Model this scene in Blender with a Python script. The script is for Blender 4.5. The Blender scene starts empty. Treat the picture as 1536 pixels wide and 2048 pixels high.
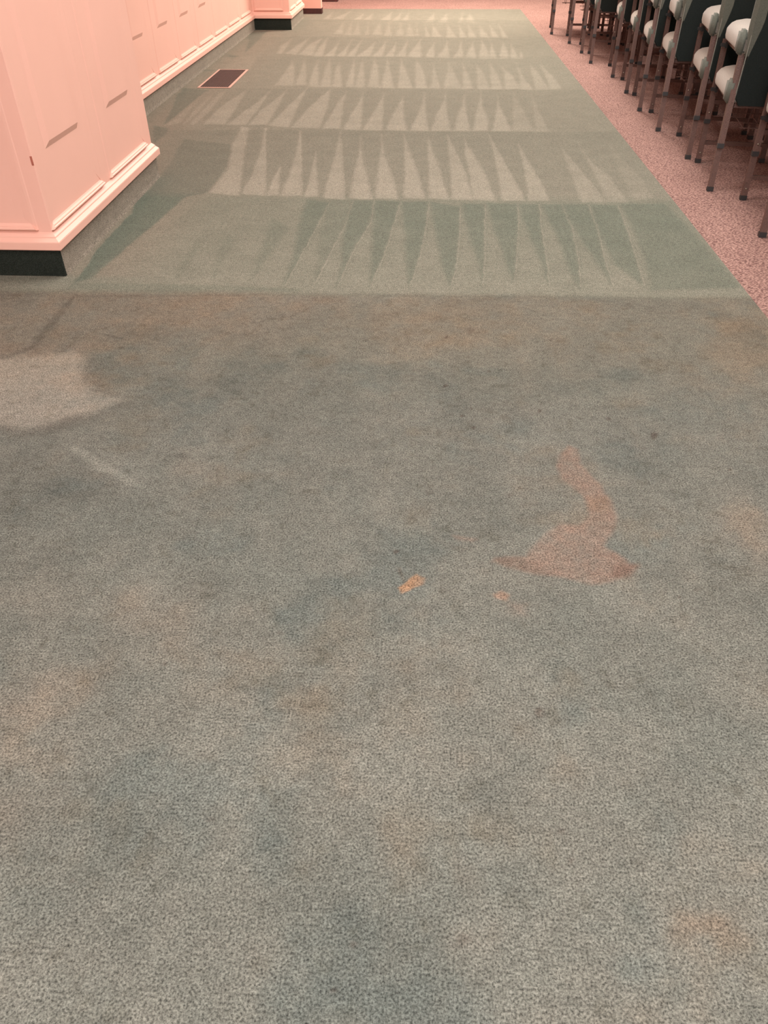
import bpy, bmesh, math, random
import numpy as np
from mathutils import Vector, Matrix

random.seed(7)
rng = np.random.default_rng(5)
scene = bpy.context.scene
COL = scene.collection
K = 0.8                      # metres per unit of the measured floor plan
H = 1.5 * K                  # camera height

# ------------------------------------------------------------------ camera
FPX, CX, CY = 1509.0, 768.0, 1024.0
def _ray(x, y):
    v = Vector((x - CX, CY - y, -FPX)); v.normalize(); return v
_Y = _ray(855, -213); _Z = -_ray(775, 2865)
_Y = (_Y - _Z * _Y.dot(_Z)).normalized()
_X = _Y.cross(_Z)
RW = Matrix((_X, _Y, _Z))    # camera -> world
cam_d = bpy.data.cameras.new('camera')
cam_d.sensor_fit = 'VERTICAL'; cam_d.sensor_height = 36.0
cam_d.lens = FPX * 36.0 / 2048.0
cam_d.clip_start = 0.02; cam_d.clip_end = 200
cam = bpy.data.objects.new('camera', cam_d); COL.objects.link(cam)
M4 = RW.to_4x4(); M4.translation = Vector((0, 0, H)); cam.matrix_world = M4
scene.camera = cam

RWn = np.array([list(r) for r in RW])
def floor_pts(pts):
    """photo pixels -> floor plane (metres)"""
    p = np.asarray(pts, float)
    v = np.stack([p[:, 0] - CX, CY - p[:, 1], np.full(len(p), -FPX)], 1) @ RWn.T
    t = -H / v[:, 2]
    return v[:, :2] * t[:, None]

# ------------------------------------------------------------------ light and exposure
scene.view_settings.view_transform = 'Standard'
scene.view_settings.look = 'None'
scene.view_settings.gamma = 1.0
scene.view_settings.use_curve_mapping = False
scene.view_settings.exposure = 0.0
w = bpy.data.worlds.new('world'); scene.world = w; w.use_nodes = True
w.node_tree.nodes['Background'].inputs[0].default_value = (1.0, 0.9, 0.85, 1)
w.node_tree.nodes['Background'].inputs[1].default_value = 0.3
CEIL = 3.1
def area(name, x, y, sx, sy, power, col):
    l = bpy.data.lights.new(name, 'AREA'); l.shape = 'RECTANGLE'; l.size = sx; l.size_y = sy
    l.energy = power; l.color = col
    o = bpy.data.objects.new(name, l); COL.objects.link(o); o.location = (x, y, CEIL - 0.03)
    return o
area('ceiling_and_fill_light', 0.0, -1.9, 2.4, 1.6, 250, (1.0, 0.98, 0.96))  # unseen fill panel added behind the camera to brighten the pier fronts
area('ceiling_and_fill_light', 0.4, 0.8, 2.0, 1.0, 84, (1.0, 0.98, 0.96))  # soft fill added above the camera for the near part of the room
area('ceiling_and_fill_light', -0.35, 3.7, 0.7, 1.0, 42, (1.0, 0.97, 0.93))
area('ceiling_and_fill_light', -0.55, 7.6, 0.7, 1.4, 60, (1.0, 0.95, 0.88))
area('ceiling_and_fill_light', 1.55, 4.2, 1.0, 1.0, 72, (1.0, 0.97, 0.93))
area('ceiling_and_fill_light', 1.5, 7.8, 1.0, 1.0, 115, (1.0, 0.95, 0.88))
area('ceiling_and_fill_light', 0.5, 11.6, 1.6, 1.6, 325, (1.0, 0.90, 0.79))
area('ceiling_and_fill_light', 4.6, 13.0, 1.2, 1.2, 120, (1.0, 0.90, 0.80))

# ------------------------------------------------------------------ materials
def mat(name, col, rough=0.6, metal=0.0, spec=0.5):
    m = bpy.data.materials.new(name); m.use_nodes = True
    b = m.node_tree.nodes['Principled BSDF']
    b.inputs['Base Color'].default_value = (*col, 1)
    b.inputs['Roughness'].default_value = rough
    b.inputs['Metallic'].default_value = metal
    b.inputs['Specular IOR Level'].default_value = spec
    return m, m.node_tree, b
def N(nt, t, **kw):
    n = nt.nodes.new(t)
    for k, v in kw.items():
        if k in n.inputs: n.inputs[k].default_value = v
        else: setattr(n, k, v)
    return n
def noise(nt, co, scale, detail=2.0, rough=0.5):
    n = N(nt, 'ShaderNodeTexNoise'); n.inputs['Scale'].default_value = scale
    n.inputs['Detail'].default_value = detail; n.inputs['Roughness'].default_value = rough
    nt.links.new(co, n.inputs['Vector']); return n.outputs['Fac']
def maprange(nt, v, a, b, c, d):
    n = N(nt, 'ShaderNodeMapRange'); n.inputs[1].default_value = a; n.inputs[2].default_value = b
    n.inputs[3].default_value = c; n.inputs[4].default_value = d; nt.links.new(v, n.inputs[0]); return n.outputs[0]
def mth(nt, op, a, b):
    n = N(nt, 'ShaderNodeMath'); n.operation = op
    for i, q in enumerate((a, b)):
        if isinstance(q, (int, float)): n.inputs[i].default_value = q
        else: nt.links.new(q, n.inputs[i])
    return n.outputs[0]
def vscale(nt, colsock, fac):
    n = N(nt, 'ShaderNodeVectorMath'); n.operation = 'SCALE'
    nt.links.new(colsock, n.inputs[0]); nt.links.new(fac, n.inputs['Scale']); return n.outputs[0]
def bump(nt, b, h, dist, strength=1.0):
    n = N(nt, 'ShaderNodeBump'); n.inputs['Distance'].default_value = dist; n.inputs['Strength'].default_value = strength
    nt.links.new(h, n.inputs['Height']); nt.links.new(n.outputs[0], b.inputs['Normal'])

def cut_pile(name, attr=None, col=(0.2, 0.19, 0.16)):
    m, nt, b = mat(name, col, 0.95, 0, 0.1)
    geo = N(nt, 'ShaderNodeNewGeometry').outputs['Position']
    if attr:
        a = N(nt, 'ShaderNodeAttribute'); a.attribute_name = attr; base = a.outputs['Color']
    else:
        r = N(nt, 'ShaderNodeRGB'); r.outputs[0].default_value = (*col, 1); base = r.outputs[0]
    f1 = noise(nt, geo, 250, 3, 0.7); f2 = noise(nt, geo, 60, 2); f3 = noise(nt, geo, 9, 4, 0.65)
    k = mth(nt, 'MULTIPLY', maprange(nt, f1, 0.32, 0.68, 0.28, 1.72), maprange(nt, f2, 0.3, 0.7, 0.86, 1.14))
    k = mth(nt, 'MULTIPLY', k, maprange(nt, f3, 0.3, 0.7, 0.93, 1.07))
    nt.links.new(vscale(nt, base, k), b.inputs['Base Color'])
    bump(nt, b, f1, 0.004, 0.6)
    return m
M_CARPET = cut_pile('green_cut_pile_carpet', 'nap')
M_COVE = cut_pile('carpet_cove_base', None, (0.275, 0.235, 0.190))

# pink loop pile carpet
M_PINK, nt, b = mat('pink_loop_carpet', (0.6, 0.3, 0.25), 0.95, 0, 0.1)
geo = N(nt, 'ShaderNodeNewGeometry').outputs['Position']
mp = N(nt, 'ShaderNodeMapping'); nt.links.new(geo, mp.inputs['Vector'])
mp.inputs['Rotation'].default_value = (0, 0, math.radians(28)); mp.inputs['Scale'].default_value = (1.0, 1.7, 1)
v = N(nt, 'ShaderNodeTexVoronoi'); v.inputs['Scale'].default_value = 95; nt.links.new(mp.outputs[0], v.inputs['Vector'])
f1 = noise(nt, geo, 190, 2); f3 = noise(nt, geo, 2.2, 4, 0.6)
cr = N(nt, 'ShaderNodeValToRGB'); nt.links.new(v.outputs['Distance'], cr.inputs[0])
cr.color_ramp.elements[0].position = 0.15; cr.color_ramp.elements[0].color = (0.44, 0.272, 0.227, 1)
cr.color_ramp.elements[1].position = 0.75; cr.color_ramp.elements[1].color = (0.135, 0.070, 0.062, 1)
k = mth(nt, 'MULTIPLY', maprange(nt, f1, 0.3, 0.7, 0.72, 1.28), maprange(nt, f3, 0.3, 0.7, 0.92, 1.08))
nt.links.new(vscale(nt, cr.outputs[0], k), b.inputs['Base Color'])
inv = mth(nt, 'SUBTRACT', 1.0, v.outputs['Distance']); bump(nt, b, inv, 0.004, 0.5)

def paint(name, col, rough=0.45):
    m, nt, b = mat(name, col, rough, 0, 0.35)
    geo = N(nt, 'ShaderNodeNewGeometry').outputs['Position']
    r = N(nt, 'ShaderNodeRGB'); r.outputs[0].default_value = (*col, 1)
    nt.links.new(vscale(nt, r.outputs[0], maprange(nt, noise(nt, geo, 3, 4), 0.3, 0.7, 0.98, 1.02)), b.inputs['Base Color'])
    bump(nt, b, noise(nt, geo, 60, 2), 0.0006, 0.3)
    return m
M_WALL = paint('pink_satin_paint', (0.86, 0.485, 0.392))
M_CEIL = paint('ceiling_paint', (0.86, 0.85, 0.83), 0.8)
M_PLAIN = paint('off_white_paint', (0.80, 0.78, 0.75), 0.7)
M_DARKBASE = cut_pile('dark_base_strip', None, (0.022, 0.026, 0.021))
M_BROWNBASE, nt, b = mat('brown_base_strip', (0.055, 0.012, 0.009), 0.6)
geo = N(nt, 'ShaderNodeNewGeometry').outputs['Position']
r = N(nt, 'ShaderNodeRGB'); r.outputs[0].default_value = (0.055, 0.012, 0.009, 1)
nt.links.new(vscale(nt, r.outputs[0], maprange(nt, noise(nt, geo, 30, 3), 0.3, 0.7, 0.8, 1.2)), b.inputs['Base Color'])

def fabric(name, col, sheen=0.0):
    m, nt, b = mat(name, col, 0.9, 0, 0.15)
    geo = N(nt, 'ShaderNodeNewGeometry').outputs['Position']
    r = N(nt, 'ShaderNodeRGB'); r.outputs[0].default_value = (*col, 1)
    f = noise(nt, geo, 260, 2)
    nt.links.new(vscale(nt, r.outputs[0], maprange(nt, f, 0.3, 0.7, 0.85, 1.15)), b.inputs['Base Color'])
    b.inputs['Sheen Weight'].default_value = sheen; b.inputs['Sheen Roughness'].default_value = 0.5
    bump(nt, b, f, 0.001, 0.4)
    return m
M_FAB = fabric('pale_lit_upholstery', (0.36, 0.325, 0.285), 0.2)  # seat fabric, paler because the lit look is put into its colour
M_FABS = fabric('sage_shaded_upholstery', (0.115, 0.12, 0.10), 0.1)  # same fabric in a darker tone, shade of backs and sides painted in
M_FABB = fabric('dark_teal_upholstery', (0.016, 0.021, 0.020), 0.0)
M_PIPE = fabric('piping_cord', (0.22, 0.22, 0.19), 0.1)
M_LEG, nt, b = mat('brown_hammered_metal', (0.13, 0.055, 0.04), 0.42, 0.35, 0.5)
geo = N(nt, 'ShaderNodeNewGeometry').outputs['Position']
f = noise(nt, geo, 240, 2, 0.6)
r = N(nt, 'ShaderNodeRGB'); r.outputs[0].default_value = (0.115, 0.062, 0.050, 1)
nt.links.new(vscale(nt, r.outputs[0], maprange(nt, f, 0.3, 0.7, 0.75, 1.3)), b.inputs['Base Color'])
bump(nt, b, f, 0.002, 0.7)
M_CAP = mat('black_plastic', (0.012, 0.01, 0.01), 0.5)[0]
M_STEEL = mat('bracket_steel', (0.3, 0.25, 0.2), 0.35, 0.8)[0]
M_GRILLE = mat('dark_bronze_metal', (0.13, 0.08, 0.07), 0.45, 0.3)[0]
M_DUCT = mat('duct_black', (0.01, 0.008, 0.008), 0.8)[0]
M_RFRAME = mat('pinkish_metal_frame', (0.50, 0.30, 0.24), 0.5)[0]

# ------------------------------------------------------------------ mesh helpers
def link_bm(name, bm, m, parent=None, smooth=False):
    me = bpy.data.meshes.new(name)
    bmesh.ops.recalc_face_normals(bm, faces=bm.faces[:])
    if smooth:
        for f in bm.faces: f.smooth = True
    bm.to_mesh(me); bm.free(); me.materials.append(m)
    o = bpy.data.objects.new(name, me); COL.objects.link(o)
    if parent: o.parent = parent
    return o
def struct(o): o['kind'] = 'structure'; return o
def box(bm, x0, x1, y0, y1, z0, z1, bev=0.0):
    r = bmesh.ops.create_cube(bm, size=1.0)
    bmesh.ops.scale(bm, vec=(x1 - x0, y1 - y0, z1 - z0), verts=r['verts'])
    bmesh.ops.translate(bm, vec=((x0 + x1) / 2, (y0 + y1) / 2, (z0 + z1) / 2), verts=r['verts'])
    if bev:
        es = list({e for v in r['verts'] for e in v.link_edges})
        bmesh.ops.bevel(bm, geom=es, offset=bev, segments=2, affect='EDGES')
def sweep(bm, path, prof, closed_prof=True):
    """profile (outward, z) swept along a plan path, mitred; outward is to the right of travel"""
    n = len(path); rings = []
    P = [Vector(p) for p in path]
    for i, p in enumerate(P):
        d0 = (P[i] - P[i - 1]).normalized() if i > 0 else (P[1] - P[0]).normalized()
        d1 = (P[i + 1] - P[i]).normalized() if i < n - 1 else d0
        n0 = Vector((d0.y, -d0.x)); n1 = Vector((d1.y, -d1.x))
        m = (n0 + n1)
        m = m / (m.dot(n0)) if m.length > 1e-6 else n0
        rings.append([bm.verts.new((p.x + m.x * o, p.y + m.y * o, z)) for o, z in prof])
    k = len(prof)
    for a, c in zip(rings[:-1], rings[1:]):
        for j in range(k if closed_prof else k - 1):
            j2 = (j + 1) % k
            bm.faces.new((a[j], a[j2], c[j2], c[j]))
    if closed_prof:
        bm.faces.new(rings[0]); bm.faces.new(rings[-1][::-1])
def strut(bm, a, c, wx, wy, up=Vector((1, 0, 0))):
    """square bar between two points"""
    a = Vector(a); c = Vector(c); d = (c - a).normalized()
    u = (up - d * up.dot(d)).normalized(); v = d.cross(u)
    vs = []
    for p in (a, c):
        for s, t in ((-1, -1), (1, -1), (1, 1), (-1, 1)):
            vs.append(bm.verts.new(p + u * s * wx / 2 + v * t * wy / 2))
    for q in ((0, 1, 2, 3), (4, 5, 6, 7), (0, 1, 5, 4), (1, 2, 6, 5), (2, 3, 7, 6), (3, 0, 4, 7)):
        bm.faces.new([vs[i] for i in q])
def tube(bm, pts, r, seg=6):
    P = [Vector(p) for p in pts]; rings = []
    for i, p in enumerate(P):
        d = (P[min(i + 1, len(P) - 1)] - P[max(i - 1, 0)]).normalized()
        u = d.orthogonal().normalized(); v = d.cross(u)
        rings.append([bm.verts.new(p + (u * math.cos(t) + v * math.sin(t)) * r) for t in [2 * math.pi * j / seg for j in range(seg)]])
    for a, c in zip(rings[:-1], rings[1:]):
        # match ring starts
        best = min(range(seg), key=lambda s: (a[0].co - c[s].co).length)
        c2 = c[best:] + c[:best]
        for j in range(seg):
            bm.faces.new((a[j], a[(j + 1) % seg], c2[(j + 1) % seg], c2[j]))
        c[:] = c2
    bm.faces.new(rings[0]); bm.faces.new(rings[-1][::-1])

# ------------------------------------------------------------------ floor: pink carpet
XL, XR, YB, YF = -4.2, 7.0, -3.5, 18.0
XP = 1.597 * K; YGF = 15.15 * K
XB = -2.41 * K
bm = bmesh.new(); box(bm, XL, XR, YB, YF, -0.06, -0.004)
# slightly lower than the cut pile beside it
o = struct(link_bm('floor', bm, M_PINK)); o['label'] = 'pink loop pile carpet under the rows of stacked chairs and along the far end'

# ------------------------------------------------------------------ floor: green cut pile with traced nap marks
def crop(ox, oy, s, polys): return [[(ox + x / s, oy + y / s) for x, y in p] for p in polys]
S = 3.84
light = []     # (polys, strength)
dark = []
dark.append((crop(100, 380, S, [[(745, 0), (1050, 0), (1020, 70), (880, 200), (600, 440), (330, 680), (200, 700), (370, 450), (620, 180), (650, 100)]]), 1.1))
dark.append((crop(100, 380, S, [[(620, 200), (700, 180), (560, 390), (400, 560), (250, 690), (130, 765), (200, 690), (370, 450)]]), 0.5))
dark.append(([[(134, 579), (150, 566), (330, 568), (600, 577), (600, 584), (330, 584)]], 0.5))
dark.append((crop(500, 380, S, [
    [(440, 70), (610, 100), (470, 360), (380, 520), (265, 740), (340, 480), (390, 200)],
    [(790, 80), (950, 80), (930, 240), (830, 400), (720, 620), (665, 750), (700, 550), (720, 330), (760, 190)],
    [(960, 80), (1155, 90), (1090, 300), (1020, 520), (920, 750), (930, 560), (950, 250)],
    [(1165, 90), (1375, 90), (1340, 340), (1300, 520), (1220, 750), (1200, 560), (1180, 250)],
    [(1385, 90), (1612, 130), (1605, 345), (1578, 614), (1540, 740), (1510, 690), (1440, 420), (1405, 230)]]), 0.9))
dark.append((crop(500, 380, S, [[(165, 210), (300, 290), (130, 520), (10, 690), (100, 430)]]), 0.5))
dark.append((crop(100, 380, S, [[(1140, 380), (1180, 400), (1060, 580), (950, 720), (1000, 560)], [(1340, 330), (1420, 380), (1290, 640), (1240, 700), (1270, 540)], [(930, 220), (1120, 130), (1060, 240), (880, 330)]]), 0.3))
dark.append((crop(500, 380, S, [[(620, 70), (790, 80), (720, 280), (590, 540), (490, 730), (520, 560), (540, 300)]]), 0.5))
dark.append((crop(900, 380, S, [
    [(90, 100), (265, 110), (265, 500), (250, 740), (225, 560), (170, 430), (110, 210)],
    [(280, 100), (515, 110), (525, 250), (500, 640), (490, 700), (440, 600), (390, 440), (330, 270)],
    [(530, 110), (685, 110), (700, 280), (740, 540), (765, 740), (700, 560), (610, 340), (560, 220)],
    [(700, 110), (850, 110), (930, 280), (985, 540), (1010, 770), (930, 640), (850, 420), (790, 290)],
    [(860, 110), (1060, 110), (1140, 330), (1190, 540), (1250, 740), (1150, 580), (1010, 380), (930, 250)],
    [(1080, 110), (1290, 120), (1390, 400), (1440, 560), (1490, 740), (1380, 660), (1260, 560), (1150, 330)]]), 0.85))
dark.append(([[(1240, 408), (1330, 408), (1400, 480), (1482, 575), (1300, 580), (1292, 520), (1262, 450)]], 0.75))
# row 2
dark.append((crop(300, 240, S, [[(270, 150), (620, 190), (600, 380), (440, 560), (0, 640), (-20, 560), (60, 450), (170, 330), (215, 220)]]), 1.0))
dark.append((crop(300, 240, S, [[(20, 40), (150, 60), (100, 120), (40, 170)]]), 0.9))
light.append((crop(300, 240, S, [
    [(700, 50), (765, 60), (735, 200), (690, 540), (680, 585), (450, 560), (590, 350), (630, 180)],
    [(880, 60), (895, 60), (885, 580), (700, 570), (780, 420), (850, 220)],
    [(1150, 80), (1165, 90), (1165, 580), (1000, 585), (1060, 440), (1120, 250)],
    [(1000, 360), (990, 580), (900, 580), (940, 450)],
    [(1275, 240), (1295, 590), (1190, 590), (1240, 400)],
    [(1462, 80), (1480, 300), (1495, 610), (1330, 600), (1350, 500), (1410, 310)]]), 1.0))
light.append((crop(700, 240, S, [
    [(80, 110), (100, 300), (165, 610), (0, 600), (20, 450), (60, 280)],
    [(240, 110), (270, 280), (340, 480), (375, 610), (190, 600), (215, 400), (235, 240)],
    [(410, 110), (480, 300), (530, 440), (580, 605), (410, 600), (420, 420), (415, 200)],
    [(598, 120), (640, 260), (700, 410), (760, 610), (610, 600), (605, 420), (595, 200)],
    [(745, 110), (830, 280), (900, 450), (945, 615), (780, 610), (770, 400), (750, 200)],
    [(880, 150), (960, 290), (1040, 420), (1120, 620), (950, 610), (920, 430), (880, 260)],
    [(1060, 110), (1200, 350), (1330, 590), (1345, 620), (1170, 620), (1130, 400), (1095, 230)],
    [(1290, 180), (1400, 370), (1500, 540), (1530, 620), (1370, 620), (1340, 400)]]), 1.0))
light.append((crop(1100, 240, S, [
    [(90, 220), (230, 380), (430, 630), (240, 630), (170, 450), (120, 320)],
    [(210, 170), (330, 330), (470, 450), (600, 630), (440, 630), (360, 450), (260, 270)]]), 0.7))
light.append((crop(1100, 240, S, [[(440, 160), (560, 300), (700, 440), (800, 600), (640, 620), (550, 420)]]), 0.4))
# row 3
dark.append((crop(300, 160, S, [[(245, 55), (440, 80), (330, 180), (240, 250), (100, 350), (170, 220)]]), 1.1))
light.append((crop(300, 160, S, [
    [(430, 85), (330, 200), (230, 330), (120, 350), (240, 240), (340, 150)],
    [(500, 90), (370, 250), (270, 340), (255, 335), (350, 220)],
    [(590, 80), (450, 250), (340, 345), (300, 340), (430, 200), (520, 110)],
    [(755, 65), (640, 250), (575, 340), (410, 340), (500, 240), (620, 150)],
    [(940, 60), (850, 200), (740, 345), (590, 345), (720, 240), (840, 160)],
    [(1055, 70), (1000, 180), (900, 345), (760, 345), (850, 230), (960, 150)],
    [(1215, 55), (1150, 180), (1065, 365), (910, 350), (1050, 210), (1150, 110)],
    [(1390, 65), (1370, 200), (1300, 370), (1080, 365), (1210, 220), (1320, 120)],
    [(1510, 90), (1490, 170), (1460, 375), (1320, 372), (1400, 250), (1450, 160)]]), 0.9))
light.append((crop(700, 160, S, [
    [(105, 90), (95, 230), (80, 385), (-50, 380), (0, 270), (60, 180)],
    [(262, 100), (255, 250), (250, 390), (95, 385), (190, 230)],
    [(410, 120), (415, 250), (435, 390), (270, 385), (340, 240), (380, 170)],
    [(575, 90), (580, 200), (600, 390), (460, 390), (520, 260), (555, 170)],
    [(735, 90), (745, 250), (775, 390), (620, 390), (670, 250), (720, 160)],
    [(880, 100), (895, 250), (925, 390), (795, 390), (830, 260), (865, 160)],
    [(1005, 80), (1020, 200), (1060, 300), (1060, 390), (945, 390), (970, 240), (995, 150)],
    [(1135, 120), (1150, 200), (1200, 300), (1240, 395), (1095, 390), (1125, 230)]]), 0.9))
light.append((crop(700, 160, S, [
    [(1250, 85), (1330, 220), (1420, 395), (1250, 395)],
    [(1390, 100), (1450, 230), (1530, 400), (1425, 400), (1410, 250)]]), 0.55))
# row 4
S4 = 1536 / 350
light.append((crop(500, 90, S4, [
    [(370, 130), (395, 200), (385, 355), (215, 355), (340, 190)], [(480, 115), (495, 200), (495, 355), (395, 355), (440, 230)],
    [(600, 120), (605, 370), (510, 365), (560, 200)], [(700, 120), (715, 200), (710, 370), (610, 370), (660, 200)],
    [(790, 150), (800, 250), (810, 370), (720, 370), (750, 200)], [(915, 120), (925, 200), (910, 370), (835, 370), (880, 220)],
    [(990, 120), (1005, 230), (1010, 375), (920, 370), (960, 200)], [(1090, 110), (1130, 200), (1135, 375), (1030, 370), (1070, 200)],
    [(1205, 110), (1240, 250), (1265, 380), (1145, 375), (1185, 200)], [(1325, 110), (1370, 220), (1430, 380), (1300, 380), (1310, 200)],
    [(1460, 120), (1520, 220), (1560, 380), (1450, 380), (1450, 200)]]), 0.8))
light.append((crop(850, 90, S4, [
    [(70, 150), (100, 250), (140, 380), (45, 380), (65, 240)], [(200, 140), (270, 260), (330, 385), (160, 380), (195, 230)],
    [(330, 150), (380, 250), (420, 385), (330, 385)], [(450, 160), (520, 250), (570, 390), (460, 390)],
    [(565, 145), (640, 260), (690, 390), (580, 390)], [(665, 180), (770, 270), (835, 380), (700, 390), (695, 260)],
    [(795, 150), (880, 300), (960, 400), (840, 390), (820, 250)], [(915, 160), (1000, 250), (1090, 390), (970, 400), (930, 230)],
    [(1010, 170), (1120, 270), (1200, 380), (1100, 390)]]), 0.7))
# row 5
S5 = 5.12
light.append((crop(550, 0, S5, [
    [(180, 390), (130, 470), (70, 550), (20, 550), (50, 470)], [(370, 375), (290, 470), (220, 560), (100, 550), (230, 460)],
    [(480, 390), (430, 470), (385, 570), (240, 560), (370, 440)], [(545, 380), (520, 470), (490, 575), (395, 575), (450, 480)],
    [(670, 400), (640, 480), (610, 580), (505, 575), (590, 500)], [(790, 400), (760, 480), (715, 580), (625, 580), (720, 490)],
    [(900, 400), (850, 500), (815, 580), (735, 580), (800, 500)], [(1030, 420), (1010, 500), (975, 580), (825, 580), (930, 510)],
    [(1135, 420), (1130, 480), (1105, 580), (990, 580), (1070, 500)], [(1245, 420), (1235, 500), (1220, 580), (1120, 580), (1200, 500)],
    [(1360, 410), (1345, 500), (1340, 585), (1230, 580), (1300, 500)], [(1495, 400), (1500, 590), (1350, 585), (1430, 470)]]), 0.85))
light.append((crop(850, 0, S5, [
    [(95, 430), (100, 590), (0, 590), (40, 500)], [(230, 410), (240, 500), (260, 600), (115, 590), (190, 500)],
    [(370, 410), (385, 500), (400, 590), (275, 600), (340, 510)], [(490, 430), (510, 500), (530, 600), (405, 595), (450, 500)],
    [(575, 400), (640, 500), (650, 600), (545, 600), (570, 480)], [(680, 430), (740, 600), (650, 600)],
    [(800, 430), (840, 500), (860, 600), (755, 600), (780, 480)], [(880, 440), (960, 600), (875, 600)], [(980, 530), (1020, 600), (960, 600)]]), 0.85))
# row 6
light.append((crop(550, 0, S5, [
    [(700, 220), (700, 350), (600, 350), (680, 250)], [(790, 220), (790, 355), (710, 355)], [(850, 220), (880, 355), (800, 355)],
    [(960, 220), (960, 360), (920, 360)], [(1080, 220), (1095, 360), (990, 360), (1040, 270)], [(1170, 220), (1200, 365), (1110, 365)],
    [(1290, 220), (1330, 370), (1230, 365)], [(1370, 220), (1410, 300), (1430, 370), (1340, 370)], [(1450, 220), (1475, 370), (1440, 370)]]), 0.6))
light.append((crop(850, 0, S5, [
    [(0, 260), (60, 380), (0, 380)], [(75, 240), (180, 380), (70, 380)], [(225, 240), (330, 385), (220, 385)], [(350, 250), (430, 390), (350, 390)],
    [(440, 250), (540, 390), (440, 390)], [(560, 260), (670, 395), (560, 390)], [(660, 250), (770, 390), (680, 390)], [(750, 240), (860, 390), (790, 390)]]), 0.7))
# row 7
light.append((crop(550, 0, S5, [
    [(800, 100), (700, 190), (600, 190)], [(600, 110), (560, 190), (500, 190)], [(920, 130), (880, 205), (800, 205)], [(1010, 130), (980, 205), (900, 205)],
    [(1200, 120), (1180, 205), (1080, 205)], [(1300, 120), (1270, 210), (1200, 210)], [(1380, 120), (1360, 210), (1290, 210)]]), 0.6))
light.append((crop(850, 0, S5, [
    [(95, 130), (95, 225), (0, 225)], [(230, 130), (230, 230), (130, 230)], [(390, 130), (390, 235), (330, 235)], [(460, 130), (520, 235), (410, 235)]]), 0.6))
# around the floor vent and along the base
light.append(([[(376, 118), (500, 112), (514, 114), (502, 137), (440, 138), (430, 140)], [(374, 186), (420, 142), (405, 143), (360, 165), (335, 185)]], 0.6))
dark.append(([[(494, 66), (535, 62), (510, 85), (490, 105), (500, 80)]], 1.0))
dark.append(([[(453, 108), (478, 112), (450, 132), (440, 136), (460, 120)]], 0.7))
dark.append(([[(405, 140), (440, 138), (390, 155), (400, 148)]], 0.5))

def pip(px, py, poly):
    """signed distance (inside positive) to a polygon, small polygons on a subset of points"""
    n = len(poly); inside = np.zeros(px.shape, bool); d2 = np.full(px.shape, 1e9)
    for i in range(n):
        x0, y0 = poly[i]; x1, y1 = poly[(i + 1) % n]
        c = ((y0 > py) != (y1 > py))
        with np.errstate(divide='ignore', invalid='ignore'):
            xi = (x1 - x0) * (py - y0) / (y1 - y0 + 1e-12) + x0
        inside ^= c & (px < xi)
        ex, ey = x1 - x0, y1 - y0
        t = np.clip(((px - x0) * ex + (py - y0) * ey) / (ex * ex + ey * ey + 1e-12), 0, 1)
        d2 = np.minimum(d2, (px - x0 - t * ex) ** 2 + (py - y0 - t * ey) ** 2)
    return np.where(inside, 1, -1) * np.sqrt(d2)

# grid, denser near the camera
nx = 720
gx = np.linspace(XB, XP, nx)
ys = [-0.3]
while ys[-1] < YGF:
    y = ys[-1]; rr = max(y, 0.0) ** 2 + H * H
    ys.append(y + max(0.0032, 0.0032 * rr / (H * H) * 0.30 if y > 1.5 else 0.0035))
ys[-1] = YGF
gy = np.array(ys); ny = len(gy)
GX, GY = np.meshgrid(gx, gy)
X = GX.ravel(); Y = GY.ravel()

def vnoise(x, y, sx, sy=None, seed=0):
    sy = sy or sx
    r = np.random.default_rng(seed); T = r.random((256, 256))
    u = x / sx + 1000; v = y / sy + 1000
    i = np.floor(u).astype(int); j = np.floor(v).astype(int); fu = u - i; fv = v - j
    fu = fu * fu * (3 - 2 * fu); fv = fv * fv * (3 - 2 * fv)
    a = T[j % 256, i % 256]; b_ = T[j % 256, (i + 1) % 256]; c = T[(j + 1) % 256, i % 256]; d = T[(j + 1) % 256, (i + 1) % 256]
    return (a * (1 - fu) + b_ * fu) * (1 - fv) + (c * (1 - fu) + d * fu) * fv - 0.5
def fbm(x, y, s, seed, n=4):
    return sum(vnoise(x, y, s / 2 ** k, None, seed + k) * 0.6 ** k for k in range(n))
def sstep(a, b_, v): t = np.clip((v - a) / (b_ - a), 0, 1); return t * t * (3 - 2 * t)

# edge wobble so that traced edges look brushed, not cut
WX = X + 0.006 * fbm(X, Y, 0.05, 40, 3); WY = Y + 0.006 * fbm(X, Y, 0.05, 50, 3)
nap = np.zeros(len(X))
def stamp(target, poly_px, val, soft, plan=None):
    P = floor_pts(poly_px)
    x0, y0 = P.min(0) - soft * 3; x1, y1 = P.max(0) + soft * 3
    j0, j1 = np.searchsorted(gy, [y0 - 0.03, y1 + 0.03]); 
    sl = slice(j0 * nx, j1 * nx)
    m = (X[sl] > x0 - 0.03) & (X[sl] < x1 + 0.03)
    idx = np.nonzero(m)[0] + j0 * nx
    if len(idx) == 0: return
    d = pip(WX[idx], WY[idx], [tuple(p) for p in P])
    target[idx] += val * sstep(-soft, soft, d)
def pxscale(p):   # softness grows with distance
    q = floor_pts(p); return 0.007 + 0.0022 * q[:, 1].mean()
ridge = []
def ridge_of(p, n):
    out = []
    for a, b_ in zip(p[1:n], p[2:n + 1]):
        out.append([a, b_, (b_[0] + 2.2, b_[1]), (a[0] + 2.2, a[1])])
    return out
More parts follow.
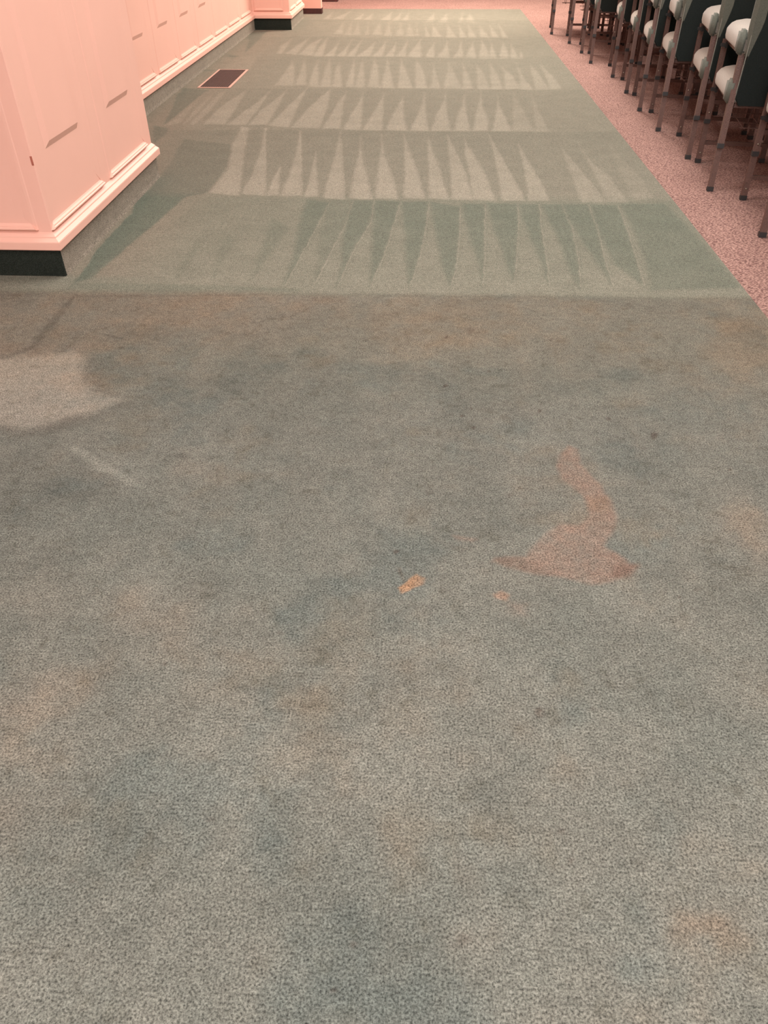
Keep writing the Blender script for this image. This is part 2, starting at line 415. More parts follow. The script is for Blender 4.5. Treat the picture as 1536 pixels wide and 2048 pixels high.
# bands: base value of each vacuum stroke, mid-green; the far end of each stroke is darker
rows_y = [3.50, 4.98, 6.74, 8.45, 10.38, 11.95, 13.73, 15.2]
base = [0.1, -0.35, -0.3, -0.35, -0.4, -0.35, -0.25]
for i in range(7):
    a, c = rows_y[i] * K, rows_y[i + 1] * K
    cur = 0.012 * K * (X - 0.2)
    wob = 0.02 * fbm(X, Y * 0 + i, 0.5, 70 + i, 2)
    m = sstep(a - 0.015, a + 0.015, Y - cur - wob) * (1 - sstep(c - 0.015, c + 0.015, Y - cur - wob))
    t = np.clip((Y - a) / (c - a), 0, 1)
    nap += m * (base[i] + 0.25 - 0.45 * t)
for polys, s in light:
    for p in polys: stamp(nap, p, 1.0 * s, pxscale(p) * 0.8)
for polys, s in dark:
    for p in polys: stamp(nap, p, -1.1 * s, pxscale(p) * 1.2)
# fine ridge beside the wedges of the nearest stroke
for polys, s in dark[3:8]:
    for p in polys:
        if len(p) >= 7 and min(q[1] for q in p) > 395:
            tip = max(range(len(p)), key=lambda i: p[i][1])
            for r_ in ridge_of(p, tip): stamp(nap, r_, 0.9, 0.003)
for polys, s in light[0:3]:
    for p in polys:
        tip = max(range(len(p)), key=lambda i: p[i][1])
        q0, q1 = p[0], p[min(2, len(p) - 1)]
        stamp(nap, [q0, q1, (q1[0] + 2, q1[1]), (q0[0] + 2, q0[1])], 0.4, 0.004)
clean = sstep(3.44 * K, 3.54 * K, Y - 0.012 * (X - 0.2) + 0.02 * fbm(X, Y, 0.2, 77, 3))
# pinkish strip along the base on the left
lx = np.where(Y < 5.38 * K, -1.785 * K, XB)
left = 1 - sstep(0.0, np.where(Y < 5.38 * K, 0.40, 0.60), X - lx - 0.05 + 0.05 * fbm(X, Y, 0.4, 91, 3))
left *= sstep(3.6 * K, 3.7 * K, Y)
left *= 1 - np.clip(-(nap + 0.35) * 1.6, 0, 1)
nap += 0.22 * fbm(X, Y, 0.12, 12, 3)

tan = np.array([0.158, 0.136, 0.106]); grey = np.array([0.140, 0.136, 0.115]); blue = np.array([0.118, 0.120, 0.103])
G_mid = np.array([0.160, 0.159, 0.124]); G_lt = np.array([0.228, 0.214, 0.170]); G_dk = np.array([0.122, 0.132, 0.103]); G_far = np.array([0.152, 0.145, 0.114]); G_ltf = np.array([0.258, 0.236, 0.188])
def mix(a, b_, t): return a * (1 - t[:, None]) + b_ * t[:, None]
one = np.ones((len(X), 1))
# dirty foreground: warm near the cleaned edge, greyer towards the camera, blotchy
tt = 0.75 + 0.75 * fbm(X, Y, 0.42, 3, 5) + 0.7 * fbm(X, Y, 0.07, 30, 3)
tt = tt + 0.55 * sstep(1.7, 2.7, Y) - 0.10
def blob(px, py, rx, ry, val):
    c = floor_pts([(px, py)])[0]; e = floor_pts([(px + rx, py)])[0]; f_ = floor_pts([(px, py - ry)])[0]
    ax = abs(e[0] - c[0]); ay = abs(f_[1] - c[1])
    xx = X + 0.07 * fbm(X, Y, 0.12, 60, 3); yy = Y + 0.07 * fbm(X, Y, 0.12, 66, 3)
    return val * np.exp(-(((xx - c[0]) / ax) ** 2 + ((yy - c[1]) / ay) ** 2))
for q in ((250, 1660, 170, 110, -0.8), (1110, 1260, 120, 90, -0.7), (690, 1860, 150, 90, -0.6), (900, 1040, 130, 60, -0.5), (1310, 940, 110, 60, -0.5),
          (1000, 1760, 120, 80, -0.5), (640, 1180, 150, 60, -0.3), (300, 1520, 80, 40, -0.5), (1400, 1450, 90, 90, -0.4), (980, 1590, 90, 70, -0.35), (120, 1030, 200, 60, -0.35),
          (1180, 760, 120, 40, -0.45), (40, 1780, 80, 60, -0.4), (1180, 1900, 100, 60, -0.3), (700, 1380, 60, 60, -0.4), (240, 1440, 40, 40, -0.4),
          (300, 1225, 120, 60, 0.6), (60, 1440, 110, 110, 0.7), (1380, 1870, 70, 60, 0.9), (1500, 1060, 70, 70, 0.8), (500, 1900, 110, 60, 0.35), (1350, 1230, 100, 80, 0.5),
          (1150, 1530, 120, 80, 0.4), (900, 930, 160, 60, 0.35), (200, 650, 250, 50, 0.5), (1490, 690, 60, 60, 0.8), (860, 600, 400, 25, 0.2), (930, 1880, 60, 50, 0.4),
          (600, 1480, 120, 80, 0.3), (1440, 1700, 90, 100, 0.35), (1100, 1130, 60, 40, 0.2), (780, 1650, 100, 80, 0.25)):
    tt = tt + 1.0 * blob(*q)
tt = np.clip(tt, 0, 2)
dirty = np.where(tt[:, None] < 1, blue * (1 - tt[:, None]) + grey * tt[:, None], grey * (2 - tt[:, None]) + tan * (tt[:, None] - 1))
# light / dark brushed shapes in the foreground, plus the pier's painted shadow (traced)
fg = np.zeros(len(X))
stamp(fg, [(-40, 722), (60, 712), (150, 704), (168, 715), (160, 760), (185, 782), (240, 800), (190, 822), (130, 835), (50, 860), (-40, 838)], 0.52, 0.032)
stamp(fg, [(0, 848), (60, 862), (130, 838), (240, 808), (260, 812), (205, 842), (110, 870), (30, 880)], -0.13, 0.02)
stamp(fg, [(148, 888), (215, 928), (275, 965), (295, 975), (262, 972), (200, 940), (140, 900)], 0.28, 0.008)
stamp(fg, [(-40, 905), (150, 905), (262, 975), (160, 1010), (-40, 1030)], -0.10, 0.03)
stamp(fg, [(150, 590), (140, 610), (75, 695), (0, 722), (0, 716), (60, 692), (125, 610)], -0.22, 0.010)
stamp(fg, [(-40, 560), (130, 560), (60, 590), (-40, 600)], -0.12, 0.03)  # cast shadow at the foot of the pier, painted into the carpet colour
stamp(fg, [(210, 668), (248, 675), (246, 679), (205, 671)], -0.22, 0.004)
stamp(fg, [(335, 912), (370, 905), (392, 918), (350, 918)], -0.18, 0.004)
stamp(fg, [(250, 700), (165, 705), (160, 760), (200, 780), (250, 760), (300, 720)], -0.06, 0.04)
stamp(fg, [(150, 590), (620, 586), (1480, 596), (1480, 600), (620, 591), (150, 595)], -0.12, 0.004)
dirty = dirty * (1 + fg + 0.10 * fbm(X, Y, 0.03, 110, 3) + 0.10 * fbm(X, Y, 0.15, 120, 4))[:, None]
warm = np.zeros(len(X)); stamp(warm, [(-40, 690), (60, 690), (165, 690), (190, 770), (250, 800), (150, 845), (50, 870), (-40, 850)], 0.7, 0.05); stamp(warm, [(-40, 560), (700, 590), (560, 690), (200, 690), (-40, 700)], 0.35, 0.08)
dirty = mix(dirty, dirty * np.array([1.10, 0.98, 0.95]), warm)
band = sstep(1.75, 2.45, Y + 0.15 * fbm(X, Y, 0.3, 301, 3)); dirty = mix(dirty, dirty * np.array([1.02, 0.98, 0.93]), band)
brown = sstep(0.22, 0.75, fbm(X, Y, 0.16, 311, 4)); dirty = mix(dirty, dirty * np.array([1.0, 0.94, 0.89]), brown)
cool = sstep(0.18, 0.7, fbm(X, Y, 0.22, 321, 5)); dirty = mix(dirty, dirty * np.array([0.84, 0.90, 0.93]), cool)
soil = sstep(0.30, 0.62, fbm(X, Y, 0.035, 331, 3)); dirty = mix(dirty, dirty * np.array([0.86, 0.85, 0.83]), soil)
pinkl = np.clip(sum(blob(*q) for q in ((30, 1420, 130, 90, 0.8), (20, 1640, 70, 60, 0.6), (310, 1235, 90, 40, 0.6), (60, 1180, 130, 60, 0.35), (1500, 1080, 80, 80, 0.8), (1380, 1870, 60, 50, 0.9), (900, 1900, 50, 40, 0.5), (960, 1740, 40, 40, 0.6), (380, 930, 40, 30, 0.5))), 0, 1)
dirty = mix(dirty, dirty * np.array([1.12, 1.02, 0.98]), pinkl); dirty = dirty * 0.97
nn = np.clip(nap, -1.2, 1.1)
far_t = sstep(4.9 * K, 5.1 * K, Y) * 0.85 + 0.15 * sstep(6 * K, 9 * K, Y)
GD = mix(G_dk * one, G_far * one, far_t); GM = mix(G_mid * one, np.array([0.184, 0.171, 0.134]) * one, far_t); GL = mix(G_lt * one, G_ltf * one, far_t)
cl = np.where(nn[:, None] > 0, mix(GM, GL, np.clip(nn, 0, 1.1)), mix(GM, GD, np.clip(-nn, 0, 1.2)))
cl = mix(cl, np.array([0.205, 0.175, 0.135]) * one, 0.75 * np.clip(left, 0, 1))
colr = mix(dirty, cl, clean)
# stains: rusty orange spill with a darker rim, dark spots
def stain(poly_px, col, a, soft):
    global colr
    t = np.zeros(len(X)); stamp(t, poly_px, a, soft); t = np.clip(t * (0.85 + 0.5 * fbm(X, Y, 0.03, 200, 3)), 0, 1)
    colr = mix(colr, np.array(col) * one, t)
S7 = 1536 / 700
big = crop(700, 850, S7, [[(960, 90), (1000, 110), (1005, 170), (1060, 220), (1110, 270), (1115, 300), (1150, 340), (1170, 400), (1160, 450), (1130, 510), (1110, 530), (1200, 580), (1230, 610), (1270, 620), (1220, 660), (1140, 690), (1060, 700), (1000, 685), (900, 665), (780, 645), (700, 625), (630, 600), (640, 585), (780, 575), (800, 540), (850, 480), (930, 430), (1010, 440), (1050, 400), (1040, 350), (1020, 310), (970, 270), (930, 240), (905, 180), (920, 140)]])[0]
stain(big, (0.190, 0.130, 0.100), 0.75, 0.010)
stain(crop(700, 850, S7, [[(1050, 320), (1130, 320), (1145, 370), (1100, 385), (1050, 370)]])[0], (0.17, 0.105, 0.065), 0.5, 0.02)
stain(crop(700, 850, S7, [[(630, 600), (650, 580), (760, 580), (800, 620), (900, 660), (700, 628)]])[0], (0.105, 0.08, 0.062), 0.6, 0.015)
stain(crop(700, 850, S7, [[(1160, 620), (1270, 612), (1225, 662), (1150, 670)]])[0], (0.115, 0.072, 0.055), 0.6, 0.015)
stain(crop(700, 850, S7, [[(205, 710), (240, 690), (290, 650), (330, 670), (320, 700), (270, 715), (220, 740)]])[0], (0.25, 0.150, 0.090), 0.9, 0.004)
stain(crop(700, 850, S7, [[(630, 740), (670, 725), (705, 745), (690, 770), (640, 755)]])[0], (0.22, 0.145, 0.105), 0.8, 0.006)
stain(crop(700, 850, S7, [[(700, 780), (780, 780), (770, 830), (710, 820)]])[0], (0.19, 0.14, 0.11), 0.5, 0.02)
stain(crop(700, 850, S7, [[(205, 628), (222, 628), (242, 680), (230, 688)]])[0], (0.085, 0.072, 0.058), 0.7, 0.004)
stain(crop(700, 850, S7, [[(455, 485), (480, 490), (560, 500), (540, 512), (470, 500)]])[0], (0.19, 0.13, 0.10), 0.6, 0.01)
for x, y, r, a in ((1077, 1423, 9, .8), (1080, 1433, 8, .6), (327, 1328, 5, .6), (543, 1327, 4, .5), (296, 1325, 3, .4), (890, 773, 5, .9), (892, 675, 3.5, .8), (978, 742, 3.5, .8), (925, 832, 4, .7), (947, 856, 4, .7),
                   (943, 818, 3, .5), (1078, 822, 4, .7), (1216, 838, 5, .7), (1310, 872, 8, .6), (1104, 679, 4, .4), (940, 662, 9, .35), (1365, 743, 4, .3), (1256, 612, 9, .25), (770, 1392, 6, .4), (1460, 940, 4, .7),
                   (1360, 1195, 4, .6), (1185, 1420, 7, .4), (665, 1980, 7, .5), (148, 1762, 4, .5), (705, 1885, 7, .45), (925, 1880, 16, .35), (805, 1460, 5, .4), (792, 1105, 6, .5), (1353, 1025, 5, .5),
                   (1120, 1660, 9, .35), (1140, 1720, 8, .35), (560, 1265, 8, .3), (420, 1640, 8, .3), (1392, 1180, 5, .35), (1490, 830, 5, .3), (1020, 990, 8, .25), (860, 985, 9, .2), (1500, 1205, 5, .35)):
    ang = rng.random() * 3
    pts = [(x + r * (1 + 0.4 * math.sin(3 * t + ang)) * math.cos(t), y + r * 0.75 * (1 + 0.3 * math.cos(2 * t + ang)) * math.sin(t)) for t in np.linspace(0, 2 * math.pi, 9)[:-1]]
    stain(pts, (0.055, 0.038, 0.03), a, 0.003)
colr = np.clip(colr, 0.004, 1)

idx = np.arange(nx * ny).reshape(ny, nx)
quads = np.stack([idx[:-1, :-1], idx[:-1, 1:], idx[1:, 1:], idx[1:, :-1]], -1).reshape(-1, 4)
# outside the left wall line the nearest bay is hidden by the pier: keep the grid simple
me = bpy.data.meshes.new('floor')
me.vertices.add(nx * ny)
co = np.stack([X, Y, np.zeros_like(X)], 1).astype(np.float32); me.vertices.foreach_set('co', co.ravel())
me.loops.add(quads.size); me.loops.foreach_set('vertex_index', quads.ravel().astype(np.int32))
me.polygons.add(len(quads)); me.polygons.foreach_set('loop_start', np.arange(0, quads.size, 4, dtype=np.int32))
me.update(calc_edges=True)
at = me.color_attributes.new('nap', 'FLOAT_COLOR', 'POINT')
at.data.foreach_set('color', np.concatenate([colr, np.ones((len(X), 1))], 1).astype(np.float32).ravel())
me.materials.append(M_CARPET)
o = bpy.data.objects.new('floor', me); COL.objects.link(o); struct(o)
o['label'] = 'worn green cut pile carpet of the wide aisle, cleaned in vacuum strokes beyond the foreground'
# its continuation left of the visible strip
bm = bmesh.new(); box(bm, XL, XB, YB, 3.66 * K, -0.004, 0.0)
struct(link_bm('floor', bm, cut_pile('green_carpet_plain', None, (0.150, 0.138, 0.112))))

# ------------------------------------------------------------------ left wall: piers and recess
def kk(p): return [(x * K, y * K) for x, y in p]
WP = kk([(-5.2, 3.665), (-1.80, 3.665), (-1.80, 5.385), (-2.425, 5.385), (-2.425, 12.615), (-1.90, 12.615), (-1.90, 13.95), (-2.425, 13.95), (-2.425, 22)])
WT = 3.05
bm = bmesh.new()
ring0 = [bm.verts.new((x, y, 0.0)) for x, y in WP] + [bm.verts.new((XL - 0.1, 22 * K, 0)), bm.verts.new((XL - 0.1, 3.665 * K, 0))]
ring1 = [bm.verts.new((v.co.x, v.co.y, CEIL)) for v in ring0]
for i in range(len(WP) - 1): bm.faces.new((ring0[i], ring0[i + 1], ring1[i + 1], ring1[i]))
bm.verts.remove(ring0[-1]); bm.verts.remove(ring0[-2]); bm.verts.remove(ring1[-1]); bm.verts.remove(ring1[-2])
wall = struct(link_bm('wall_left', bm, M_WALL)); wall['label'] = 'pink painted panelled wall with projecting piers left of the aisle'
# carpeted cove base (the pier faces turned to the camera carry a dark strip)
def wallpath(i, j): return WP[i:j + 1]
bm = bmesh.new()
B1 = 0.0135 * 0 + 0.018
prof = [(0.0, 0.0), (0.018, 0.0), (0.016, 0.010), (0.014, 0.112), (0.0, 0.112)]
zb = 0.138 * K
prof = [(0.0, 0.0), (0.0150, 0.0), (0.012, 0.02), (0.012, zb), (0.0, zb)]
for i, j in ((1, 2), (3, 4), (5, 6), (7, 8)):
    sweep(bm, wallpath(i, j), prof)
struct(link_bm('baseboard_left', bm, M_COVE))
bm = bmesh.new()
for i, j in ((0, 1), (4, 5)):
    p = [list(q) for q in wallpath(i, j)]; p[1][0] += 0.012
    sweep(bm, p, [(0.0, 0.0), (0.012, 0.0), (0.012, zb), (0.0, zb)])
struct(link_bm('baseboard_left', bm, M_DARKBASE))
# ledge moulding all along
bm = bmesh.new()
z = lambda v: v * K
ledge = [(0.0, z(.138)), (0.027, z(.138)), (0.029, z(.142)), (0.029, z(.174)), (0.028, z(.179)), (0.0165, z(.193)), (0.0150, z(.194)), (0.0145, z(.199)), (0.0135, z(.201)), (0.003, z(.214)), (0.0, z(.217))]
sweep(bm, WP, ledge)
struct(link_bm('trim_1', bm, M_WALL))

def panel(p0, p1, parent):
    """one wall panel between two plan points: stiles, bottom rail, and raised upper field with chamfered lower edge"""
    p0 = Vector(p0) * K; p1 = Vector(p1) * K
    d = (p1 - p0); L = d.length; d.normalize(); n = Vector((d.y, -d.x))
    bm = bmesh.new()
    def pt(u, o, zz): return bm.verts.new((p0.x + d.x * u + n.x * o, p0.y + d.y * u + n.y * o, zz))
    zt = 2.3
    def bar(prof, u_of, lo, hi, axis):
        a = [pt(*(lo(q))) for q in prof]; c = [pt(*(hi(q))) for q in prof]
        for j in range(len(prof) - 1): bm.faces.new((a[j], a[j + 1], c[j + 1], c[j]))
        bm.faces.new(a); bm.faces.new(c[::-1])
    # bottom rail: stepped ogee, mitred into stiles
    r = [(0.0, z(.227)), (0.012, z(.229)), (0.0155, z(.233)), (0.0155, z(.238)), (0.011, z(.242)), (0.0105, z(.247)), (0.0085, z(.248)), (0.003, z(.252)), (0.0, z(.259))]
    bar(r, None, lambda q: ((q[1] - z(.229)) * 1.0, q[0], q[1]), lambda q: (L - (q[1] - z(.229)) * 1.0, q[0], q[1]), 0)
    # stiles
    s = [(0.0, 0.0), (0.002, 0.004), (0.0026, 0.014), (0.002, 0.026), (0.0008, 0.042), (0.0, 0.070)]
    for side in (0, 1):
        f = (lambda u: u) if side == 0 else (lambda u: L - u)
        bar(s, None, lambda q: (f(q[1]), q[0], z(.229) + q[1] * 1.0), lambda q: (f(q[1]), q[0], zt), 0)
    # raised upper field
    u0, u1 = 0.175 * K, L - 0.185 * K; t = 0.009; zz0, zz1 = z(.557), z(.585)
    outline = [(u0 - 0.02, 0, zz0 - 0.012), (u0, 0.0, zz0), (u1, 0.0, zz0), (u1 + 0.03, 0, zz0)]
    A = pt(u0 - 0.012, 0, zz0); B_ = pt(u1 + 0.002, 0, zz0); C_ = pt(u1 + 0.002, t, zz1); D = pt(u0 + 0.022, t, zz1)
    At = pt(u0 - 0.05, 0, zt); Bt = pt(u1 + 0.03, 0, zt); Ct = pt(u1 - 0.006, t, zt); Dt = pt(u0 + 0.022, t, zt)
    bm.faces.new((A, B_, C_, D)); bm.faces.new((D, C_, Ct, Dt)); bm.faces.new((B_, Bt, Ct, C_)); bm.faces.new((A, D, Dt, At)); bm.faces.new((At, Dt, Ct, Bt))
    bm.faces.new((A, At, Bt, B_))
    return link_bm('panel_moulding', bm, M_WALL, parent)
XS = -1.80
for a, c in ((3.665, 4.43), (4.545, 5.275)): panel((XS, a), (XS, c), wall)
for i in range(9):
    a = 5.46 + 0.79 * i; panel((-2.425, a), (-2.425, a + 0.67), wall)
for a, c in ((12.70, 13.23), (13.33, 13.86)): panel((-1.90, a), (-1.90, c), wall)
panel((-2.62, 3.665), (-1.865, 3.665), wall); panel((-3.5, 3.665), (-2.74, 3.665), wall)
panel((-2.40, 12.615), (-1.985, 12.615), wall)
# chipped paint at the pier corner
bm = bmesh.new(); box(bm, (-1.80) * K - 0.006, -1.80 * K + 0.0012, 3.665 * K - 0.0012, 3.665 * K + 0.004, 0.42, 0.452)
box(bm, -1.765 * K - 0.008, -1.765 * K + 0.0008, 3.63 * K - 0.0008, 3.63 * K + 0.003, z(.142), z(.172))
link_bm('paint_chip', bm, mat('chipped_brown', (0.42, 0.12, 0.08), 0.7)[0], wall)

# far short wall ends
def wall_end(x0, x1, y0, y1):
    bm = bmesh.new(); box(bm, x0 * K, x1 * K, y0 * K, y1 * K, 0.074 * K, CEIL)
    a = struct(link_bm('wall_front', bm, M_WALL))
    bm = bmesh.new(); box(bm, x0 * K - 0.004, x1 * K + 0.006, (y0 - 0.008) * K, y1 * K, -0.002, 0.074 * K)
    struct(link_bm('baseboard_front', bm, M_BROWNBASE))
wall_end(-2.42, -1.660, 14.46, 14.62)
wall_end(-2.42, -1.575, 16.28, 16.45)

# rest of the room shell (out of the frame)
def plane_box(name, x0, x1, y0, y1, z0, z1, m):
    bm = bmesh.new(); box(bm, x0, x1, y0, y1, z0, z1); return struct(link_bm(name, bm, m))
plane_box('ceiling', XL, XR, YB, YF, CEIL, CEIL + 0.1, M_CEIL)
plane_box('wall_right', XR, XR + 0.1, YB, YF, -0.06, CEIL, M_PLAIN)
plane_box('wall_back', XL, XR, YF, YF + 0.1, -0.06, CEIL, M_PLAIN)
plane_box('wall_near', XL, XR, YB - 0.1, YB, -0.06, CEIL, M_PLAIN)
plane_box('wall_far_left', XL - 0.1, XL, YB, 3.665 * K, -0.06, CEIL, M_WALL)

# ------------------------------------------------------------------ floor register
vx0, vx1, vy0, vy1 = -2.225 * K, -1.945 * K, 8.46 * K, 9.42 * K
reg = bpy.data.objects.new('floor_vent', None); COL.objects.link(reg); reg.location = ((vx0 + vx1) / 2, (vy0 + vy1) / 2, 0)
reg['label'] = 'dark bronze rectangular floor vent grille set in the green carpet beside the left wall'; reg['category'] = 'vent'
cx_, cy_ = reg.location.x, reg.location.y
hx, hy = (vx1 - vx0) / 2, (vy1 - vy0) / 2
bm = bmesh.new(); t = 0.022
for a in ((-hx - t, hx + t, -hy - t, -hy), (-hx - t, hx + t, hy, hy + t), (-hx - t, -hx, -hy, hy), (hx, hx + t, -hy, hy)): box(bm, *a, 0.0005, 0.0045, 0.001)
link_bm('frame', bm, M_RFRAME, reg)
bm = bmesh.new(); box(bm, -hx, hx, -hy, hy, 0.0005, 0.0012); link_bm('duct', bm, M_DUCT, reg)
bm = bmesh.new()
nb = 15
for i in range(nb + 1):
    x = -hx + 2 * hx * i / nb; box(bm, x - 0.0018, x + 0.0018, -hy, hy, 0.0015, 0.006)
nc = 26
for i in range(nc + 1):
    y = -hy + 2 * hy * i / nc; box(bm, -hx, hx, y - 0.0015, y + 0.0015, 0.0013, 0.005)
link_bm('grille', bm, M_GRILLE, reg)

# ------------------------------------------------------------------ chairs
SEATZ0, SEATZ1 = 0.405, 0.505
WR, WF, DEP = 0.405, 0.430, 0.545       # rear width, front width, foot depth
LEAN = 0.052                             # legs lean forward over their height
def seat_bm():
    bm = bmesh.new(); nu, nv = 18, 10
    x0r, x1r, x0f, x1f = -0.018, WR + 0.018, -0.020, WF + 0.022
    y0, y1 = 0.035, 0.592
    # superellipse-like plan outline with rounded front corners, tapering crown
    def outline(off):
        pts = []
        r = 0.095
        segs = 8
        # start rear left, go front left, front right, rear right
        pts.append((x0r + off, y0 + off * 0.4))
        for i in range(1, 5):
            t = i / 5; pts.append((x0r + (x0f - x0r) * t + off, y0 + (y1 - r - y0) * t))
        for i in range(segs + 1):
            a = math.pi - (math.pi / 2) * i / segs
            pts.append((x0f + r + (r - off) * math.cos(a), y1 - r + (r - off) * math.sin(a)))
        for i in range(segs + 1):
            a = math.pi / 2 - (math.pi / 2) * i / segs
            pts.append((x1f - r + (r - off) * math.cos(a), y1 - r + (r - off) * math.sin(a)))
        for i in range(4, 0, -1):
            t = i / 5; pts.append((x1r + (x1f - x1r) * t - off, y0 + (y1 - r - y0) * t))
        pts.append((x1r - off, y0 + off * 0.4))
        return pts
    def drop(y): q = max(0, (y - 0.43) / 0.17); return 0.035 * q * q      # waterfall front
    layers = [(0.012, SEATZ0, 0), (0.004, SEATZ0 + 0.006, 0), (0.0, SEATZ0 + 0.020, 0), (0.0, SEATZ0 + 0.050, 0), (0.005, SEATZ0 + 0.068, 1), (0.016, SEATZ0 + 0.082, 1), (0.036, SEATZ0 + 0.092, 1), (0.075, SEATZ0 + 0.099, 1), (0.09, SEATZ1, 1)]
    rings = []
    for off, zz, top in layers:
        rings.append([bm.verts.new((x, y, zz - (drop(y) if top else 0.0 * y))) for x, y in outline(min(off, 0.085))])
    for a, c in zip(rings[:-1], rings[1:]):
        k_ = len(a)
        for j in range(k_): bm.faces.new((a[j], a[(j + 1) % k_], c[(j + 1) % k_], c[j]))
    bm.faces.new(rings[0][::-1])
    top = rings[-1]; n2 = len(top) // 2
    c = bm.verts.new((WR / 2, 0.30, SEATZ1 + 0.004))
    for j in range(len(top)): bm.faces.new((top[j], top[(j + 1) % len(top)], c))
    return bm
BL = math.radians(11)
def back_bm(inset, f0, f1, zlo, zhi, side_r=0.02):
    """slab of the backrest: f0/f1 functions give rear/front surface offset from the lean line at height z"""
    bm = bmesh.new(); nz = 16; rings = []
    for i in range(nz + 1):
        t = i / nz; zz = zlo + (zhi - zlo) * t
        yb = 0.045 - (zz - 0.40) * math.tan(BL)
        wv = 0.0 + 0.012 * t
        e = inset(t) if callable(inset) else inset
        if t > 0.88: e += 0.05 * ((t - 0.88) / 0.12) ** 2
        if t < 0.06: e += 0.02 * (1 - t / 0.06)
        xa, xb = -0.016 - wv + e, WR + 0.016 + wv - e
        r_, f_ = f0(t), f1(t); m = min(side_r, (f_ - r_) * 0.45)
        pts = [(xa + m, yb + r_), (xb - m, yb + r_), (xb, yb + r_ + m), (xb, yb + f_ - m), (xb - m, yb + f_), (xa + m, yb + f_), (xa, yb + f_ - m), (xa, yb + r_ + m)]
        rings.append([bm.verts.new((px, py, zz)) for px, py in pts])
    for a, c in zip(rings[:-1], rings[1:]):
        for j in range(8): bm.faces.new((a[j], a[(j + 1) % 8], c[(j + 1) % 8], c[j]))
    bm.faces.new(rings[0][::-1]); bm.faces.new(rings[-1])
    return bm
def make_chair(stretch=True):
    root = bpy.data.objects.new('stacking_chair', None); COL.objects.link(root); root['category'] = 'chair'
    link_bm('seat', seat_bm(), M_FAB, root, True)
    bk = link_bm('backrest', back_bm(lambda t: 0.028 - 0.020 * min(1, t * 2.5), lambda t: -0.014, lambda t: 0.002 + 0.027 * min(1, t * 2.6), 0.590, 0.885, 0.016), M_FABS, root)
    link_bm('back_panel', back_bm(lambda t: 0.032 + 0.034 * min(1, max(0, (t - 0.40) * 3)), lambda t: -0.0165, lambda t: -0.0045, 0.393, 0.870, 0.004), M_FABB, root)
    for xs in (-1, 1):
        bm = bmesh.new(); pts = []
        for i in range(15):
            t = i / 14; zz = 0.396 + (0.87 - 0.396) * t; yb = 0.045 - (zz - 0.40) * math.tan(BL)
            wv = 0.012 * t; xx = (0.013 - wv) if xs < 0 else (WR - 0.013 + wv)
            pts.append((xx, yb - 0.010, zz))
        tube(bm, pts, 0.0030, 5)
        link_bm('piping', bm, M_PIPE, root, True)
    for xs in (-1, 1):
        bm = bmesh.new(); x0 = -0.030 if xs < 0 else WR - 0.006
        box(bm, x0, x0 + 0.036, 0.026, 0.115, 0.401, 0.500, 0.010)
        link_bm('shaded_seat_side', bm, M_FABS, root, True)  # added darker block, painted shade for the rear side of the seat cushion
    # frame under the seat
    bm = bmesh.new(); s = 0.022; zc = 0.392
    lf = (0.022, 0.555); rf = (WF - 0.022, 0.555); lr = (0.022, 0.060); rr = (WR - 0.022, 0.060)
    for a, c in ((lf, rf), (lr, rr), (lf, lr), (rf, rr)):
        strut(bm, (a[0], a[1], zc), (c[0], c[1], zc), s, s, Vector((0, 0, 1)))
    link_bm('seat_frame', bm, M_LEG, root)
    foot = {'rl': (0, 0, 0.0), 'rr': (WR, 0, 0.0), 'fl': (0, DEP, 0.0), 'fr': (WF, DEP, 0.0)}
    for kx, (fx, fy, _) in foot.items():
        bm = bmesh.new(); zt = 0.400; w_ = 0.0270
        ln = LEAN if kx[0] == 'r' else LEAN * 0.55 + 0.0
        strut(bm, (fx, fy, 0.012), (fx, fy + ln * zt / 0.4, zt), w_, w_ * 0.95)
        leg = link_bm('leg', bm, M_LEG, root)
        bm = bmesh.new()
        strut(bm, (fx, fy - ln * 0.0, 0.0), (fx, fy + ln * 0.022 / 0.4, 0.022), w_ + 0.004, w_ + 0.003)
        link_bm('foot_cap', bm, M_CAP, leg)
        if kx[0] == 'f':
            bm = bmesh.new(); r = bmesh.ops.create_uvsphere(bm, u_segments=8, v_segments=6, radius=0.005)
            bmesh.ops.translate(bm, vec=(fx, fy - w_ / 2 + 0.003, 0.055), verts=r['verts'])
            link_bm('rivet', bm, M_STEEL, leg, True)
    # ganging bracket on the left of the seat frame
    bm = bmesh.new()
    box(bm, -0.010, 0.006, 0.500, 0.535, 0.366, 0.392, 0.003); box(bm, -0.028, -0.008, 0.505, 0.510, 0.372, 0.386, 0.0015); box(bm, -0.028, -0.008, 0.526, 0.531, 0.372, 0.386, 0.0015)
    link_bm('ganging_bracket', bm, M_CAP, root)
    if stretch:
        bm = bmesh.new(); strut(bm, (0.01, DEP + 0.013, 0.105), (WF - 0.01, DEP + 0.013, 0.105), 0.020, 0.014, Vector((0, 0, 1)))
        link_bm('stretcher', bm, M_LEG, root)
    # wire book rack under the seat
    bm = bmesh.new()
    for xx in (0.12, 0.21, 0.30):
        tube(bm, [(xx, 0.10, 0.385), (xx, 0.11, 0.28), (xx, 0.16, 0.265), (xx, 0.42, 0.265), (xx, 0.46, 0.385)], 0.0022, 5)
    for (yy, zz) in ((0.11, 0.28), (0.30, 0.265), (0.43, 0.285)):
        tube(bm, [(0.085, yy, zz), (0.355, yy, zz)], 0.0025, 5)
    link_bm('book_rack', bm, M_LEG, root, True)
    return root
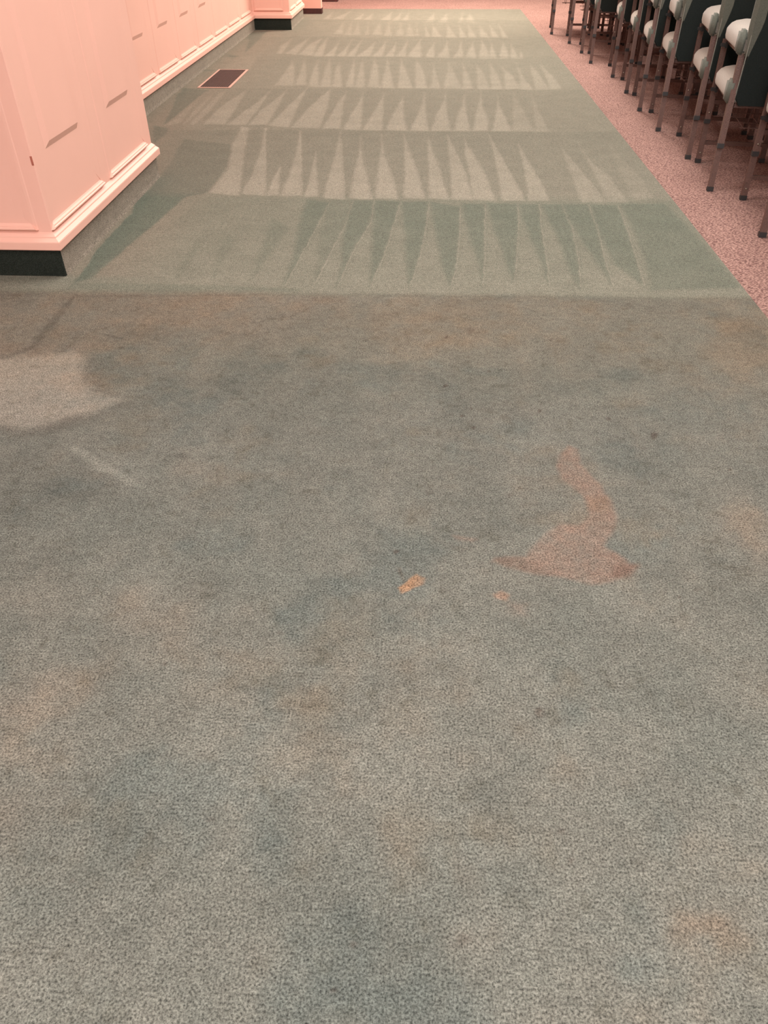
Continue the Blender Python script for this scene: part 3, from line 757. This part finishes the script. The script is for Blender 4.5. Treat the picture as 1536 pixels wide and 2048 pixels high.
def copy_tree(o, parent=None):
    c = o.copy(); COL.objects.link(c)
    if parent: c.parent = parent
    for ch in list(o.children): copy_tree(ch, c)
    return c
ROWS = [(1.935, 4.37, 9), (1.886, 5.22, 9), (1.947, 5.99, 9), (1.927, 6.82, 8), (1.935, 7.555, 8), (1.975, 8.33, 8), (1.995, 9.14, 8), (1.906, 9.987, 8), (1.915, 10.70, 8), (1.875, 11.45, 6), (1.753, 12.28, 6)]
ORD = ['nearest the camera', 'second from the camera', 'third from the camera', 'fourth from the camera', 'fifth from the camera', 'sixth from the camera', 'seventh from the camera', 'fifth from the far end', 'fourth from the far end', 'third from the far end', 'second from the far end']
ORD = ['nearest', 'second nearest', 'third nearest', 'fourth nearest', 'fifth nearest', 'sixth nearest', 'fifth farthest', 'fourth farthest', 'third farthest', 'second farthest', 'farthest']
proto = make_chair(True)
plain = make_chair(False)
used = {}
def place(src, x, y, rot, zoff, label, group):
    k_ = id(src)
    if k_ not in used: used[k_] = 1; o = src
    else: o = copy_tree(src)
    a = -math.radians(rot); up = 1 if zoff else 0
    o.location = (x * K + up * (-0.001 + 0.006 * math.sin(a) * 0), y * K + up * 0.006, zoff - 0.004); o.rotation_euler = (0, 0, a)
    o['label'] = label; o['group'] = group
    return o
for i, (x, y, rot) in enumerate(ROWS):
    src = plain if i == 10 else proto
    for lv, zo in (('bottom', 0.0), ('top', 0.205)):
        place(src, x, y, rot, zo, f'pale grey seated brown-legged chair, {lv} of the {ORD[i]} aisle-side stack', 'stacked chairs at the aisle end of each row')
    r = math.radians(rot); dx, dy = 0.66 * math.cos(r), -0.66 * math.sin(r)
    cols = []
    if i >= 2: cols.append((1, 'second column from aisle'))
    if i >= 6: cols.append((2, 'third column from aisle'))
    for c, nm in cols:
        for lv, zo in (('bottom', 0.0), ('top', 0.205)):
            place(src, x + dx * c + random.uniform(-.02, .02), y + dy * c + random.uniform(-.01, .01), rot, zo,
                  f'{lv} padded chair of the stack in the {nm}, {ORD[i]} row', 'stacked chairs behind the aisle-side stacks')
